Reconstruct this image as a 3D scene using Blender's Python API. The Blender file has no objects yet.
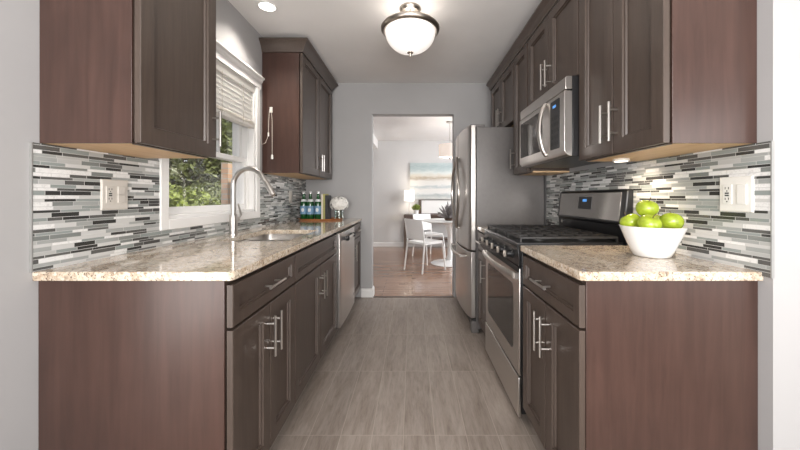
import bpy, bmesh, math, random
from mathutils import Vector, Matrix
random.seed(11)
C = bpy.context.scene.collection
PI = math.pi

# ------------------------------------------------------------------ camera
cam_d = bpy.data.cameras.new('camera'); cam = bpy.data.objects.new('camera', cam_d); C.objects.link(cam)
cam.location = (0, 0, 1.157); cam.rotation_euler = (PI/2, 0, 0)
cam_d.sensor_width = 36; cam_d.lens = 14.4; cam_d.shift_x = -0.015; cam_d.shift_y = -0.035
cam_d.clip_start = 0.02; cam_d.clip_end = 200
bpy.context.scene.camera = cam

# ------------------------------------------------------------------ world, sun, area lights, exposure
w = bpy.data.worlds.new('daylight'); bpy.context.scene.world = w; w.use_nodes = True
bgn = w.node_tree.nodes['Background']
bgn.inputs[0].default_value = (0.93, 0.96, 1.0, 1); bgn.inputs[1].default_value = 0.88
sv = bpy.context.scene.view_settings
sv.view_transform = 'Standard'; sv.look = 'None'; sv.gamma = 1; sv.exposure = 0.33; sv.use_curve_mapping = False

def light(name, kind, loc, energy, color=(1, 1, 1), size=None, target=None, size_y=None, **kw):
    d = bpy.data.lights.new(name, kind); d.energy = energy; d.color = color
    if kind == 'AREA':
        d.size = size
        if size_y: d.shape = 'RECTANGLE'; d.size_y = size_y
    elif kind in ('POINT', 'SPOT') and size: d.shadow_soft_size = size
    for k, v in kw.items(): setattr(d, k, v)
    o = bpy.data.objects.new(name, d); C.objects.link(o); o.location = loc
    if target is not None:
        o.rotation_euler = (Vector(target)-Vector(loc)).to_track_quat('-Z', 'Y').to_euler()
    return o
light('sun', 'SUN', (0, 0, 8), 4.2, (1, .95, .85), target=(-4, 1.2, 3.0), angle=0.02)
light('rear_left_fill', 'AREA', (-1.85, -.80, .52), 12, (1, .96, .93), .5, (-0.6, 1.06, .6), 1.0)  # added low lamp, gives the left end panel its glossy gradient
light('rear_room_fill', 'AREA', (.3, -2.4, 1.6), 42, (1, .97, .93), 2.4, (0.1, 3.0, 1.0), 1.4)  # added soft fill behind the camera, stands in for unseen room light
light('right_panel_fill', 'AREA', (1.75, -.25, 1.2), 9, (1, .97, .94), .8, (.95, 1.06, .9), 1.0)  # added lamp out of view, brightens the right end panels
light('ceiling_bounce_fill', 'AREA', (0.0, -0.9, 1.3), 56, (1, .97, .95), 1.6, (0.0, 2.2, 2.6), 1.0)  # added lamp aimed up and forward to brighten the ceiling
light('dining_fill', 'AREA', (2.5, 5.6, 1.45), 82, (.97, .98, 1), 1.8, (0, 5.9, 1.0), 1.7)  # added lamp standing in for an unseen dining room window

# ------------------------------------------------------------------ materials
def mat(name):
    m = bpy.data.materials.new(name); m.use_nodes = True
    nt = m.node_tree
    return m, nt, nt.nodes['Principled BSDF']
def nd(nt, t, **kw):
    n = nt.nodes.new(t)
    for k, v in kw.items():
        if k in n.inputs.keys(): n.inputs[k].default_value = v
        else: setattr(n, k, v)
    return n
def lk(nt, a, b): nt.links.new(a, b)
def coords(nt, scale=(1, 1, 1), loc=(0, 0, 0)):
    tc = nd(nt, 'ShaderNodeTexCoord'); mp = nd(nt, 'ShaderNodeMapping')
    mp.inputs['Scale'].default_value = scale; mp.inputs['Location'].default_value = loc
    lk(nt, tc.outputs['Object'], mp.inputs['Vector']); return mp.outputs['Vector']
def ramp(nt, fac, stops, interp='LINEAR'):
    r = nd(nt, 'ShaderNodeValToRGB'); cr = r.color_ramp; cr.interpolation = interp
    while len(cr.elements) < len(stops): cr.elements.new(0.5)
    for e, (p, c) in zip(cr.elements, stops):
        e.position = p; e.color = (c[0], c[1], c[2], 1) if not isinstance(c, (int, float)) else (c, c, c, 1)
    lk(nt, fac, r.inputs['Fac']); return r.outputs['Color']
def mix(nt, fac, a, b, blend='MIX'):
    n = nd(nt, 'ShaderNodeMix', data_type='RGBA', blend_type=blend)
    for sock, v in ((n.inputs[0], fac), (n.inputs[6], a), (n.inputs[7], b)):
        if hasattr(v, 'is_output'): lk(nt, v, sock)
        elif isinstance(v, (int, float)): sock.default_value = v
        else: sock.default_value = (v[0], v[1], v[2], 1)
    return n.outputs[2]
def math_(nt, op, a, b=None):
    n = nd(nt, 'ShaderNodeMath', operation=op)
    for i, v in enumerate((a, b)):
        if v is None: continue
        if hasattr(v, 'is_output'): lk(nt, v, n.inputs[i])
        else: n.inputs[i].default_value = v
    return n.outputs[0]
def bump(nt, p, h, strength=.2, dist=.002):
    b = nd(nt, 'ShaderNodeBump'); b.inputs['Strength'].default_value = strength; b.inputs['Distance'].default_value = dist
    lk(nt, h, b.inputs['Height']); lk(nt, b.outputs[0], p.inputs['Normal'])
def noise(nt, vec, scale, detail=4, rough=.55, dist=0):
    n = nd(nt, 'ShaderNodeTexNoise'); n.inputs['Scale'].default_value = scale; n.inputs['Detail'].default_value = detail
    n.inputs['Roughness'].default_value = rough; n.inputs['Distortion'].default_value = dist
    lk(nt, vec, n.inputs['Vector']); return n.outputs['Fac']
def plain(name, col, rough=.5, metal=0., var=.06, scale=20, bumpy=0, **kw):
    m, nt, p = mat(name)
    f = noise(nt, coords(nt), scale, 3)
    a = tuple(c*(1-var) for c in col); b = tuple(min(1, c*(1+var)) for c in col)
    lk(nt, ramp(nt, f, [(.3, a), (.7, b)]), p.inputs['Base Color'])
    p.inputs['Roughness'].default_value = rough; p.inputs['Metallic'].default_value = metal
    if bumpy: bump(nt, p, noise(nt, coords(nt), scale*14, 3), bumpy, .001)
    for k, v in kw.items(): p.inputs[k.replace('_', ' ')].default_value = v
    return m
def wood(name, dark, light_, rough=.35, axis=2, grain=60, coat=.2):
    m, nt, p = mat(name)
    s = [grain, grain, grain]; s[axis] = grain/14
    v = coords(nt, tuple(s))
    f = noise(nt, v, 1.0, 6, .6, .6); g = noise(nt, coords(nt), 3.5, 3)
    c = ramp(nt, f, [(.3, dark), (.72, light_)])
    c = mix(nt, .25, c, ramp(nt, g, [(.35, dark), (.65, light_)]))
    lk(nt, c, p.inputs['Base Color']); p.inputs['Roughness'].default_value = rough
    p.inputs['Coat Weight'].default_value = coat; p.inputs['Coat Roughness'].default_value = .3
    bump(nt, p, f, .06, .001); return m
def steel(name, col=(.61, .58, .55), rough=.28, axis=2, metal=1.0):
    m, nt, p = mat(name)
    s = [70, 70, 70]; s[axis] = 3
    f = noise(nt, coords(nt, tuple(s)), 1, 2)
    lk(nt, ramp(nt, f, [(.3, tuple(c*.985 for c in col)), (.7, tuple(min(1, c*1.015) for c in col))]), p.inputs['Base Color'])
    p.inputs['Roughness'].default_value = rough
    p.inputs['Metallic'].default_value = metal; return m
def emit(name, col, strength, base=(.8, .8, .8)):
    m, nt, p = mat(name)
    f = noise(nt, coords(nt), 9, 3, .5, 1.5)
    lk(nt, ramp(nt, f, [(.35, tuple(c*.88 for c in col)), (.65, col)]), p.inputs['Emission Color'])
    p.inputs['Base Color'].default_value = (*base, 1); p.inputs['Emission Strength'].default_value = strength
    p.inputs['Roughness'].default_value = .25; return m

M = {}
M['door'] = wood('espresso_door_wood', (.047, .032, .0245), (.078, .055, .043), .42, 2, 60, .15)
M['veneer'] = wood('espresso_veneer', (.038, .0185, .014), (.072, .0365, .028), .30, 2, 34, .1)
M['maple'] = wood('pale_maple_underside', (.62, .40, .21), (.76, .54, .32), .5, 1, 40, 0)
M['dark_wood'] = wood('dark_console_wood', (.04, .022, .014), (.09, .05, .03), .4, 0, 40, .1)
M['tray'] = wood('warm_tray_wood', (.34, .12, .04), (.52, .22, .08), .38, 0, 50, .2)
M['black'] = plain('black_enamel', (.010, .010, .011), .28)
M['black_matte'] = plain('black_cast_iron', (.020, .019, .019), .42, bumpy=.2)
M['kick_black'] = plain('black_kick_paint', (.012, .011, .010), .7)  # black of the toe kicks and the dishwasher kick plate
M['steel'] = steel('brushed_steel')
M['steel_h'] = steel('brushed_steel_horizontal', axis=1)
M['nickel'] = steel('satin_nickel', (.56, .53, .50), .28)
M['bronze'] = steel('brushed_nickel_rim', (.46, .41, .36), .3, 0)
M['fridge_side'] = plain('grey_textured_fridge_paint', (.130, .121, .117), .36, .2, .05, 30, .25)
M['wall'] = plain('grey_wall_paint', (.385, .378, .378), .6, 0, .02, 3)
M['wall_d'] = plain('pale_wall_paint', (.60, .59, .58), .6, 0, .02, 3)
M['ceil'] = plain('white_ceiling_paint', (.80, .785, .775), .7, 0, .02, 3)
M['white'] = plain('white_trim_paint', (.80, .79, .775), .35, 0, .02, 5)
M['slat'] = plain('white_blind_slat', (.90, .89, .87), .45, 0, .02, 5)
_nt = M['slat'].node_tree; _p = _nt.nodes['Principled BSDF']; _o = _nt.nodes['Material Output']; _t = nd(_nt, 'ShaderNodeBsdfTranslucent'); _t.inputs[0].default_value = (.92, .90, .87, 1)
_mx = nd(_nt, 'ShaderNodeMixShader'); _mx.inputs[0].default_value = .65; lk(_nt, _p.outputs[0], _mx.inputs[1]); lk(_nt, _t.outputs[0], _mx.inputs[2]); lk(_nt, _mx.outputs[0], _o.inputs[0])
M['white_cer'] = plain('white_ceramic', (.80, .80, .79), .22, 0, .01, 5)
M['plate'] = plain('ivory_plastic', (.58, .55, .505), .35, 0, .02, 8)
M['plate_w'] = plain('white_plastic', (.78, .77, .73), .35, 0, .02, 8)
M['slot'] = plain('dark_slot', (.03, .03, .03), .5)
M['chair_white'] = plain('white_chair_lacquer', (.78, .78, .77), .35, 0, .02, 5)
M['apple'] = plain('green_apple_skin', (.32, .41, .028), .25, 0, .22, 30, Coat_Weight=.3)
M['stem'] = plain('brown_stem', (.09, .055, .025), .7)
M['cord'] = plain('white_cord', (.62, .57, .50), .6)
M['petal'] = plain('white_petal', (.82, .80, .76), .6, 0, .06, 60)
M['leaf'] = plain('green_leaf', (.125, .15, .038), .45, 0, .4, 25)
M['leaf_y'] = plain('yellow_green_leaf', (.22, .27, .05), .45, 0, .4, 25)
M['leaf_d'] = plain('deep_green_leaf', (.085, .10, .03), .5, 0, .4, 25)
M['spike'] = plain('grey_purple_succulent', (.20, .18, .18), .5, 0, .35, 25)
M['bottle'] = plain('green_bottle_glass', (.008, .07, .018), .08, 0, .1, 20, Coat_Weight=.5)
M['label'] = plain('pale_blue_label', (.17, .31, .46), .5, 0, .15, 60)
M['label_w'] = plain('white_label', (.75, .78, .80), .5, 0, .05, 60)
M['cap'] = plain('silver_cap', (.7, .7, .7), .3, .6)
M['book_a'] = plain('olive_book_cloth', (.36, .34, .12), .6, 0, .1, 40)
M['book_b'] = plain('black_book_cloth', (.02, .02, .022), .5, 0, .1, 40)
M['paper'] = plain('cream_paper', (.72, .66, .54), .7, 0, .06, 120)
M['fabric_shade'] = emit('lit_lamp_shade', (1, .90, .78), 1.1)
M['pendant_glass'] = emit('lit_pendant_glass', (1, .74, .55), .35)
M['bowl_glass'] = emit('lit_alabaster_bowl', (1, .92, .85), .55)
M['led'] = emit('lit_downlight', (1, .95, .88), 5.0)
M['puck'] = emit('lit_puck_lens', (1, .88, .70), 6.0)
M['blue'] = emit('blue_display', (.10, .36, .85), .8, (.02, .03, .05))
M['brickout'] = None
M['soil'] = plain('garden_soil', (.09, .075, .045), .9, 0, .3, 9)
M['bark'] = plain('brown_bark', (.10, .07, .045), .85, 0, .3, 30)

def granite():
    m, nt, p = mat('cream_granite')
    v = coords(nt); vs = coords(nt, (1.0, .45, 1.0))
    big = noise(nt, vs, 7, 6, .65, 1.2); mid = noise(nt, v, 38, 5, .7, .6); fine = noise(nt, v, 150, 3, .7)
    c = ramp(nt, big, [(.30, (.24, .16, .105)), (.43, (.41, .31, .22)), (.55, (.62, .53, .41)), (.72, (.40, .35, .295))])
    c2 = ramp(nt, mid, [(.32, (.13, .085, .058)), (.44, (.48, .37, .265)), (.57, (.76, .69, .58)), (.74, (.36, .31, .26))])
    c = mix(nt, .52, c, c2)
    sp = ramp(nt, fine, [(.36, 0.0), (.42, 1.0)])
    c = mix(nt, sp, (.085, .055, .04), c)
    c = mix(nt, ramp(nt, noise(nt, v, 75, 4, .7, .3), [(.36, .75), (.44, 0.0)]), c, (.16, .11, .08))
    vo = nd(nt, 'ShaderNodeTexVoronoi'); vo.inputs['Scale'].default_value = 130; lk(nt, v, vo.inputs['Vector'])
    rnd = ramp(nt, vo.outputs['Color'], [(.80, 0.0), (.84, 1.0)])
    c = mix(nt, math_(nt, 'MULTIPLY', rnd, .55), c, (.80, .75, .67))
    lk(nt, c, p.inputs['Base Color']); p.inputs['Roughness'].default_value = .09
    p.inputs['Coat Weight'].default_value = .3; p.inputs['Coat Roughness'].default_value = .04
    return m
M['granite'] = granite()

def mosaic():
    m, nt, p = mat('linear_glass_mosaic')
    tc = nd(nt, 'ShaderNodeTexCoord'); sx = nd(nt, 'ShaderNodeSeparateXYZ'); lk(nt, tc.outputs['Object'], sx.inputs[0])
    H = .0375                                            # three courses of unequal height repeat
    zr = math_(nt, 'DIVIDE', sx.outputs['Z'], H); f = math_(nt, 'FRACT', zr)
    k1 = math_(nt, 'GREATER_THAN', f, .42); k2 = math_(nt, 'GREATER_THAN', f, .68)
    row = math_(nt, 'ADD', math_(nt, 'MULTIPLY', math_(nt, 'FLOOR', zr), 3.0), math_(nt, 'ADD', k1, k2))
    dz = math_(nt, 'MINIMUM', math_(nt, 'MINIMUM', f, math_(nt, 'SUBTRACT', 1.0, f)), math_(nt, 'MINIMUM', math_(nt, 'ABSOLUTE', math_(nt, 'SUBTRACT', f, .42)), math_(nt, 'ABSOLUTE', math_(nt, 'SUBTRACT', f, .68))))
    wn = nd(nt, 'ShaderNodeTexWhiteNoise', noise_dimensions='1D'); lk(nt, row, wn.inputs['W'])
    u = math_(nt, 'ADD', math_(nt, 'DIVIDE', sx.outputs['Y'], .088), math_(nt, 'MULTIPLY', wn.outputs['Value'], 913.0))
    u = math_(nt, 'ADD', u, math_(nt, 'MULTIPLY', row, 57.0))
    v1 = nd(nt, 'ShaderNodeTexVoronoi', voronoi_dimensions='1D'); v1.inputs['Scale'].default_value = 1; lk(nt, u, v1.inputs['W'])
    v2 = nd(nt, 'ShaderNodeTexVoronoi', voronoi_dimensions='1D', feature='DISTANCE_TO_EDGE'); v2.inputs['Scale'].default_value = 1; lk(nt, u, v2.inputs['W'])
    sc = nd(nt, 'ShaderNodeSeparateColor'); lk(nt, v1.outputs['Color'], sc.inputs[0])
    pal = [(0, (.040, .040, .038)), (.15, (.10, .10, .096)), (.27, (.20, .215, .205)), (.39, (.33, .345, .335)), (.52, (.43, .435, .425)),
           (.64, (.55, .55, .54)), (.74, (.74, .74, .73)), (.90, (.26, .29, .28))]
    col = ramp(nt, sc.outputs[0], pal, 'CONSTANT')
    vein = noise(nt, coords(nt), 90, 5, .7, 1)
    iswhite = ramp(nt, sc.outputs[0], [(.74, 0.0), (.745, 1.0), (.90, 1.0), (.905, 0.0)], 'CONSTANT')
    col = mix(nt, math_(nt, 'MULTIPLY', iswhite, ramp(nt, vein, [(.50, 0.0), (.68, .55)])), col, (.45, .45, .45))
    mz = math_(nt, 'LESS_THAN', dz, .019)
    my = math_(nt, 'LESS_THAN', v2.outputs['Distance'], .010)
    mort = math_(nt, 'MAXIMUM', mz, my)
    col = mix(nt, mort, col, (.50, .50, .49))
    lk(nt, col, p.inputs['Base Color'])
    lk(nt, ramp(nt, math_(nt, 'ADD', math_(nt, 'MULTIPLY', sc.outputs[1], .8), mort), [(0, .10), (.8, .38), (1, .7)]), p.inputs['Roughness'])
    bump(nt, p, math_(nt, 'SUBTRACT', 1.0, mort), .5, .0012); return m
M['mosaic'] = mosaic()

def tile_floor():
    m, nt, p = mat('taupe_plank_tile')
    tc = nd(nt, 'ShaderNodeTexCoord'); mp = nd(nt, 'ShaderNodeMapping'); lk(nt, tc.outputs['Object'], mp.inputs['Vector'])
    mp.inputs['Location'].default_value = (.041+.1523*40, -1.554+.572*10, 0)
    sx = nd(nt, 'ShaderNodeSeparateXYZ'); lk(nt, mp.outputs['Vector'], sx.inputs[0])
    a = math_(nt, 'DIVIDE', sx.outputs['X'], .1523); b = math_(nt, 'DIVIDE', sx.outputs['Y'], .572)
    fa, fb = math_(nt, 'FRACT', a), math_(nt, 'FRACT', b)
    da = math_(nt, 'MULTIPLY', math_(nt, 'MINIMUM', fa, math_(nt, 'SUBTRACT', 1.0, fa)), .1523)
    db = math_(nt, 'MULTIPLY', math_(nt, 'MINIMUM', fb, math_(nt, 'SUBTRACT', 1.0, fb)), .572)
    grout = math_(nt, 'LESS_THAN', math_(nt, 'MINIMUM', da, db), .0016)
    ident = math_(nt, 'ADD', math_(nt, 'MULTIPLY', math_(nt, 'FLOOR', a), 17.3), math_(nt, 'MULTIPLY', math_(nt, 'FLOOR', b), 91.7))
    wn = nd(nt, 'ShaderNodeTexWhiteNoise', noise_dimensions='1D'); lk(nt, ident, wn.inputs['W'])
    cv = nd(nt, 'ShaderNodeCombineXYZ'); lk(nt, math_(nt, 'MULTIPLY', sx.outputs['X'], 17.0), cv.inputs[0])
    lk(nt, math_(nt, 'MULTIPLY', sx.outputs['Y'], 2.6), cv.inputs[1]); lk(nt, math_(nt, 'MULTIPLY', wn.outputs['Value'], 40.0), cv.inputs[2])
    g = noise(nt, cv.outputs[0], 1.0, 7, .68, .8)
    c = ramp(nt, g, [(.30, (.095, .073, .059)), (.43, (.215, .174, .145)), (.56, (.31, .262, .228)), (.74, (.40, .35, .31))])
    cf = nd(nt, 'ShaderNodeCombineXYZ'); lk(nt, math_(nt, 'MULTIPLY', sx.outputs['X'], 70.0), cf.inputs[0]); lk(nt, math_(nt, 'MULTIPLY', sx.outputs['Y'], 9.0), cf.inputs[1]); lk(nt, math_(nt, 'MULTIPLY', wn.outputs['Value'], 40.0), cf.inputs[2])
    g2 = noise(nt, cf.outputs[0], 1.0, 5, .7, .4)
    c = mix(nt, .40, c, ramp(nt, g2, [(.30, (.115, .088, .072)), (.48, (.30, .247, .21)), (.72, (.44, .385, .335))]))
    c = mix(nt, .22, c, ramp(nt, wn.outputs['Value'], [(0, (.18, .15, .13)), (1, (.31, .27, .24))]))
    c = mix(nt, math_(nt, 'MULTIPLY', grout, .8), c, (.40, .35, .30))
    lk(nt, c, p.inputs['Base Color'])
    lk(nt, ramp(nt, g, [(.3, .30), (.7, .42)]), p.inputs['Roughness'])
    bump(nt, p, math_(nt, 'SUBTRACT', 1.0, grout), .25, .001); return m
M['tile'] = tile_floor()

def planks():
    m, nt, p = mat('brown_hardwood')
    br = nd(nt, 'ShaderNodeTexBrick', offset=.37, offset_frequency=2)
    lk(nt, coords(nt), br.inputs['Vector'])
    br.inputs['Scale'].default_value = 1; br.inputs['Brick Width'].default_value = .95; br.inputs['Row Height'].default_value = .085
    br.inputs['Mortar Size'].default_value = .0012
    br.inputs['Color1'].default_value = (.22, .108, .064, 1); br.inputs['Color2'].default_value = (.32, .178, .112, 1); br.inputs['Mortar'].default_value = (.07, .04, .025, 1)
    g = noise(nt, coords(nt, (4, 50, 50)), 1, 5, .6, .5)
    c = mix(nt, .35, br.outputs['Color'], ramp(nt, g, [(.3, (.20, .11, .07)), (.7, (.40, .26, .18))]))
    lk(nt, c, p.inputs['Base Color']); p.inputs['Roughness'].default_value = .25; p.inputs['Coat Weight'].default_value = .4
    p.inputs['Coat Roughness'].default_value = .12; return m
M['planks'] = planks()

def brick():
    m, nt, p = mat('tan_brick')
    tc = nd(nt, 'ShaderNodeTexCoord'); sx = nd(nt, 'ShaderNodeSeparateXYZ'); lk(nt, tc.outputs['Object'], sx.inputs[0])
    cv = nd(nt, 'ShaderNodeCombineXYZ'); lk(nt, math_(nt, 'ADD', sx.outputs['X'], sx.outputs['Y']), cv.inputs[0]); lk(nt, sx.outputs['Z'], cv.inputs[1])
    br = nd(nt, 'ShaderNodeTexBrick'); lk(nt, cv.outputs[0], br.inputs['Vector'])
    br.inputs['Scale'].default_value = 1; br.inputs['Brick Width'].default_value = .21; br.inputs['Row Height'].default_value = .075; br.inputs['Mortar Size'].default_value = .008
    br.inputs['Color1'].default_value = (.58, .36, .24, 1); br.inputs['Color2'].default_value = (.68, .46, .32, 1); br.inputs['Mortar'].default_value = (.5, .44, .37, 1)
    lk(nt, br.outputs['Color'], p.inputs['Base Color']); p.inputs['Roughness'].default_value = .85; return m
M['brick'] = brick()

def seascape():
    m, nt, p = mat('abstract_seascape_paint')
    tc = nd(nt, 'ShaderNodeTexCoord'); sx = nd(nt, 'ShaderNodeSeparateXYZ'); lk(nt, tc.outputs['Object'], sx.inputs[0])
    n1 = noise(nt, coords(nt, (2.5, 1, 9)), 1.5, 6, .65, .8)
    z = math_(nt, 'ADD', sx.outputs['Z'], math_(nt, 'MULTIPLY', math_(nt, 'SUBTRACT', n1, .5), .16))
    t = math_(nt, 'DIVIDE', z, .84)
    c = ramp(nt, t, [(0, (.60, .60, .57)), (.10, (.36, .40, .40)), (.17, (.66, .66, .64)), (.27, (.70, .68, .64)), (.34, (.42, .47, .48)), (.39, (.68, .67, .64)),
                     (.50, (.66, .64, .60)), (.58, (.40, .33, .24)), (.64, (.62, .58, .50)), (.72, (.62, .66, .64)), (.80, (.44, .52, .52)), (.90, (.36, .45, .46)), (1, (.46, .53, .53))])
    st = noise(nt, coords(nt, (6, 1, 60)), 1.2, 5, .6, .5)
    c = mix(nt, ramp(nt, st, [(.5, 0.0), (.75, .5)]), c, (.74, .73, .70))
    lk(nt, c, p.inputs['Base Color']); p.inputs['Roughness'].default_value = .6; return m
M['art'] = seascape()

def glass(name, gloss=.07, tint=(1, 1, 1)):
    m = bpy.data.materials.new(name); m.use_nodes = True; nt = m.node_tree; nt.nodes.clear()
    out = nd(nt, 'ShaderNodeOutputMaterial'); t = nd(nt, 'ShaderNodeBsdfTransparent'); g = nd(nt, 'ShaderNodeBsdfGlossy'); mx = nd(nt, 'ShaderNodeMixShader')
    t.inputs[0].default_value = (*tint, 1); g.inputs['Roughness'].default_value = .02; mx.inputs[0].default_value = gloss
    lk(nt, t.outputs[0], mx.inputs[1]); lk(nt, g.outputs[0], mx.inputs[2]); lk(nt, mx.outputs[0], out.inputs[0]); return m
M['pane'] = glass('window_glass'); M['vase_glass'] = glass('clear_vase_glass', .18, (.80, .84, .82))
m_, nt_, p_ = mat('smoked_oven_glass'); p_.inputs['Specular IOR Level'].default_value = .35; p_.inputs['Roughness'].default_value = .08
lk(nt_, ramp(nt_, noise(nt_, coords(nt_), 5, 2), [(.3, (.020, .017, .015)), (.7, (.028, .023, .020))]), p_.inputs['Base Color'])
M['oven_glass'] = m_
m_, nt_, p_ = mat('mirror_steel_glass'); p_.inputs['Roughness'].default_value = .12; p_.inputs['Metallic'].default_value = .85
lk(nt_, ramp(nt_, noise(nt_, coords(nt_), 5, 2), [(.3, (.30, .285, .27)), (.7, (.34, .325, .31))]), p_.inputs['Base Color'])
M['dark_steel'] = m_

# ------------------------------------------------------------------ mesh helpers
def NB(): return bmesh.new()
def box(bm, x0, x1, y0, y1, z0, z1):
    x0, x1 = sorted((x0, x1)); y0, y1 = sorted((y0, y1)); z0, z1 = sorted((z0, z1))
    v = [bm.verts.new((x, y, z)) for z in (z0, z1) for y in (y0, y1) for x in (x0, x1)]
    for f in ((0, 2, 3, 1), (4, 5, 7, 6), (0, 1, 5, 4), (2, 6, 7, 3), (0, 4, 6, 2), (1, 3, 7, 5)): bm.faces.new([v[i] for i in f])
    return bm
def loft(bm, rings, close=False, cap=True):
    vr = [[bm.verts.new(p) for p in r] for r in rings]; n = len(vr[0])
    pairs = list(zip(vr, vr[1:])) + ([(vr[-1], vr[0])] if close else [])
    for a, b in pairs:
        for i in range(n): bm.faces.new((a[i], a[(i+1) % n], b[(i+1) % n], b[i]))
    if cap and not close: bm.faces.new(vr[0][::-1]); bm.faces.new(vr[-1])
    return bm
def tube(bm, pts, r, seg=10, sx=1.0, up=None):
    pts = [Vector(p) for p in pts]; rs = r if isinstance(r, (list, tuple)) else [r]*len(pts)
    t0 = (pts[1]-pts[0]).normalized(); ref = Vector(up) if up else (Vector((0, 0, 1)) if abs(t0.z) < .9 else Vector((1, 0, 0)))
    nrm = (ref - t0*ref.dot(t0)).normalized(); rings = []
    for i, p in enumerate(pts):
        t = (pts[min(i+1, len(pts)-1)]-pts[max(i-1, 0)]).normalized()
        nrm = (nrm - t*nrm.dot(t)).normalized(); b = t.cross(nrm)
        rings.append([p + nrm*math.cos(2*PI*k/seg)*rs[i] + b*math.sin(2*PI*k/seg)*rs[i]*sx for k in range(seg)])
    return loft(bm, rings)
def lathe(bm, prof, c=(0, 0, 0), seg=28, close=False, axis='z'):
    rings = []
    for r, z in prof:
        ring = []
        for k in range(seg):
            a = 2*PI*k/seg; x, y = max(r, 1e-4)*math.cos(a), max(r, 1e-4)*math.sin(a)
            q = (x, y, z) if axis == 'z' else ((z, x, y) if axis == 'x' else (x, z, y))
            ring.append((c[0]+q[0], c[1]+q[1], c[2]+q[2]))
        rings.append(ring)
    return loft(bm, rings, close)
def prism(bm, poly, a0, a1, axis='z'):
    f = {'z': lambda p, a: (p[0], p[1], a), 'y': lambda p, a: (p[0], a, p[1]), 'x': lambda p, a: (a, p[0], p[1])}[axis]
    return loft(bm, [[f(p, a0) for p in poly], [f(p, a1) for p in poly]])
def arc(pts_fn, n): return [pts_fn(i/n) for i in range(n+1)]
def rrect(x0, x1, y0, y1, r, n=4):
    out = []
    for cx, cy, a in ((x1-r, y1-r, 0), (x0+r, y1-r, PI/2), (x0+r, y0+r, PI), (x1-r, y0+r, 1.5*PI)):
        for k in range(n+1): out.append((cx+r*math.cos(a+k*PI/2/n), cy+r*math.sin(a+k*PI/2/n)))
    return out
def sweep(bm, path, prof, side=1):          # profile (out, z) along a plan polyline, mitred
    P = [Vector(p) for p in path]; ns = []
    for a, b in zip(P, P[1:]):
        d = (b-a).normalized(); ns.append(Vector((d.y, -d.x))*side)
    rings = []
    for i, p in enumerate(P):
        if i == 0: n = ns[0]
        elif i == len(P)-1: n = ns[-1]
        else: n = (ns[i-1]+ns[i])/(1+ns[i-1].dot(ns[i]))
        rings.append([(p.x+n.x*o, p.y+n.y*o, z) for o, z in prof])
    return loft(bm, rings)
def panel_front(bm, xf, s, y0, y1, z0, z1, t=.02, stile=.056):
    """panelled door or drawer front: face at x = xf, looking towards s"""
    prof = [(0, t), (0, .002), (.002, 0), (stile, 0), (stile+.002, .008), (stile+.008, .008), (stile+.011, .015)]
    rings = [[(xf-s*d, y0+i, z0+i), (xf-s*d, y1-i, z0+i), (xf-s*d, y1-i, z1-i), (xf-s*d, y0+i, z1-i)] for i, d in prof]
    return loft(bm, rings)
def pull(bm, xf, s, y, z, axis='z', L=.16, out=.034, r=.0058):
    d = (0, 0, 1) if axis == 'z' else (0, 1, 0); c = Vector((xf+s*out, y, z)); d = Vector(d)
    tube(bm, [c-d*L/2, c+d*L/2], r, 10)
    for k in (-1, 1):
        q = c+d*k*L*.30
        tube(bm, [(xf-s*.001, q.y, q.z), (q.x, q.y, q.z)], r*.8, 8)
    return bm
def leaf_cloud(bm, c, rad, n, size, shell=.55, rnd=random):
    for _ in range(n):
        while True:
            q = Vector((rnd.uniform(-1, 1), rnd.uniform(-1, 1), rnd.uniform(-1, 1)))
            if shell < q.length < 1: break
        p = Vector(c)+Vector((q.x*rad[0], q.y*rad[1], q.z*rad[2]))
        a = Vector((rnd.uniform(-1, 1), rnd.uniform(-1, 1), rnd.uniform(-1, 1))).normalized(); b = a.orthogonal().normalized()
        b = Matrix.Rotation(rnd.uniform(0, 6.28), 3, a) @ b; cdir = a.cross(b); s = size*rnd.uniform(.6, 1.3)
        vs = [bm.verts.new(p+b*s), bm.verts.new(p+cdir*s*.45+a*s*.1), bm.verts.new(p-b*s), bm.verts.new(p-cdir*s*.45+a*s*.1)]
        bm.faces.new(vs)
    return bm

ROOT = {}
def rootloc(o):
    while o.parent: o = o.parent
    return Vector(ROOT.get(o.name, (0, 0, 0)))
def obj(name, bm, m, parent=None, smooth=35, bevel=0, seg=2):
    bmesh.ops.recalc_face_normals(bm, faces=bm.faces[:])
    if parent is not None:
        off = rootloc(parent)
        for v in bm.verts: v.co -= off
    me = bpy.data.meshes.new(name); bm.to_mesh(me); bm.free()
    for k in (m if isinstance(m, (list, tuple)) else [m]): me.materials.append(k)
    o = bpy.data.objects.new(name, me); C.objects.link(o)
    if parent is not None: o.parent = parent
    if smooth:
        me.shade_smooth(); me.set_sharp_from_angle(angle=math.radians(smooth))
    if bevel:
        b = o.modifiers.new('bevel', 'BEVEL'); b.width = bevel; b.segments = seg; b.limit_method = 'ANGLE'; b.angle_limit = math.radians(40)
    return o
def tag(o, label, cat, group=None):
    o['label'] = label; o['category'] = cat
    if group: o['group'] = group
    return o
def thing(name, label, cat, loc=(0, 0, 0), group=None):
    o = bpy.data.objects.new(name, None); C.objects.link(o); o.location = loc; o.empty_display_size = .05
    ROOT[o.name] = tuple(loc); return tag(o, label, cat, group)
def struct(name, bm, m, parent=None, label=None, **kw):
    o = obj(name, bm, m, parent, **kw)
    if parent is None: o['kind'] = 'structure'
    if label: o['label'] = label
    return o
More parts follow.
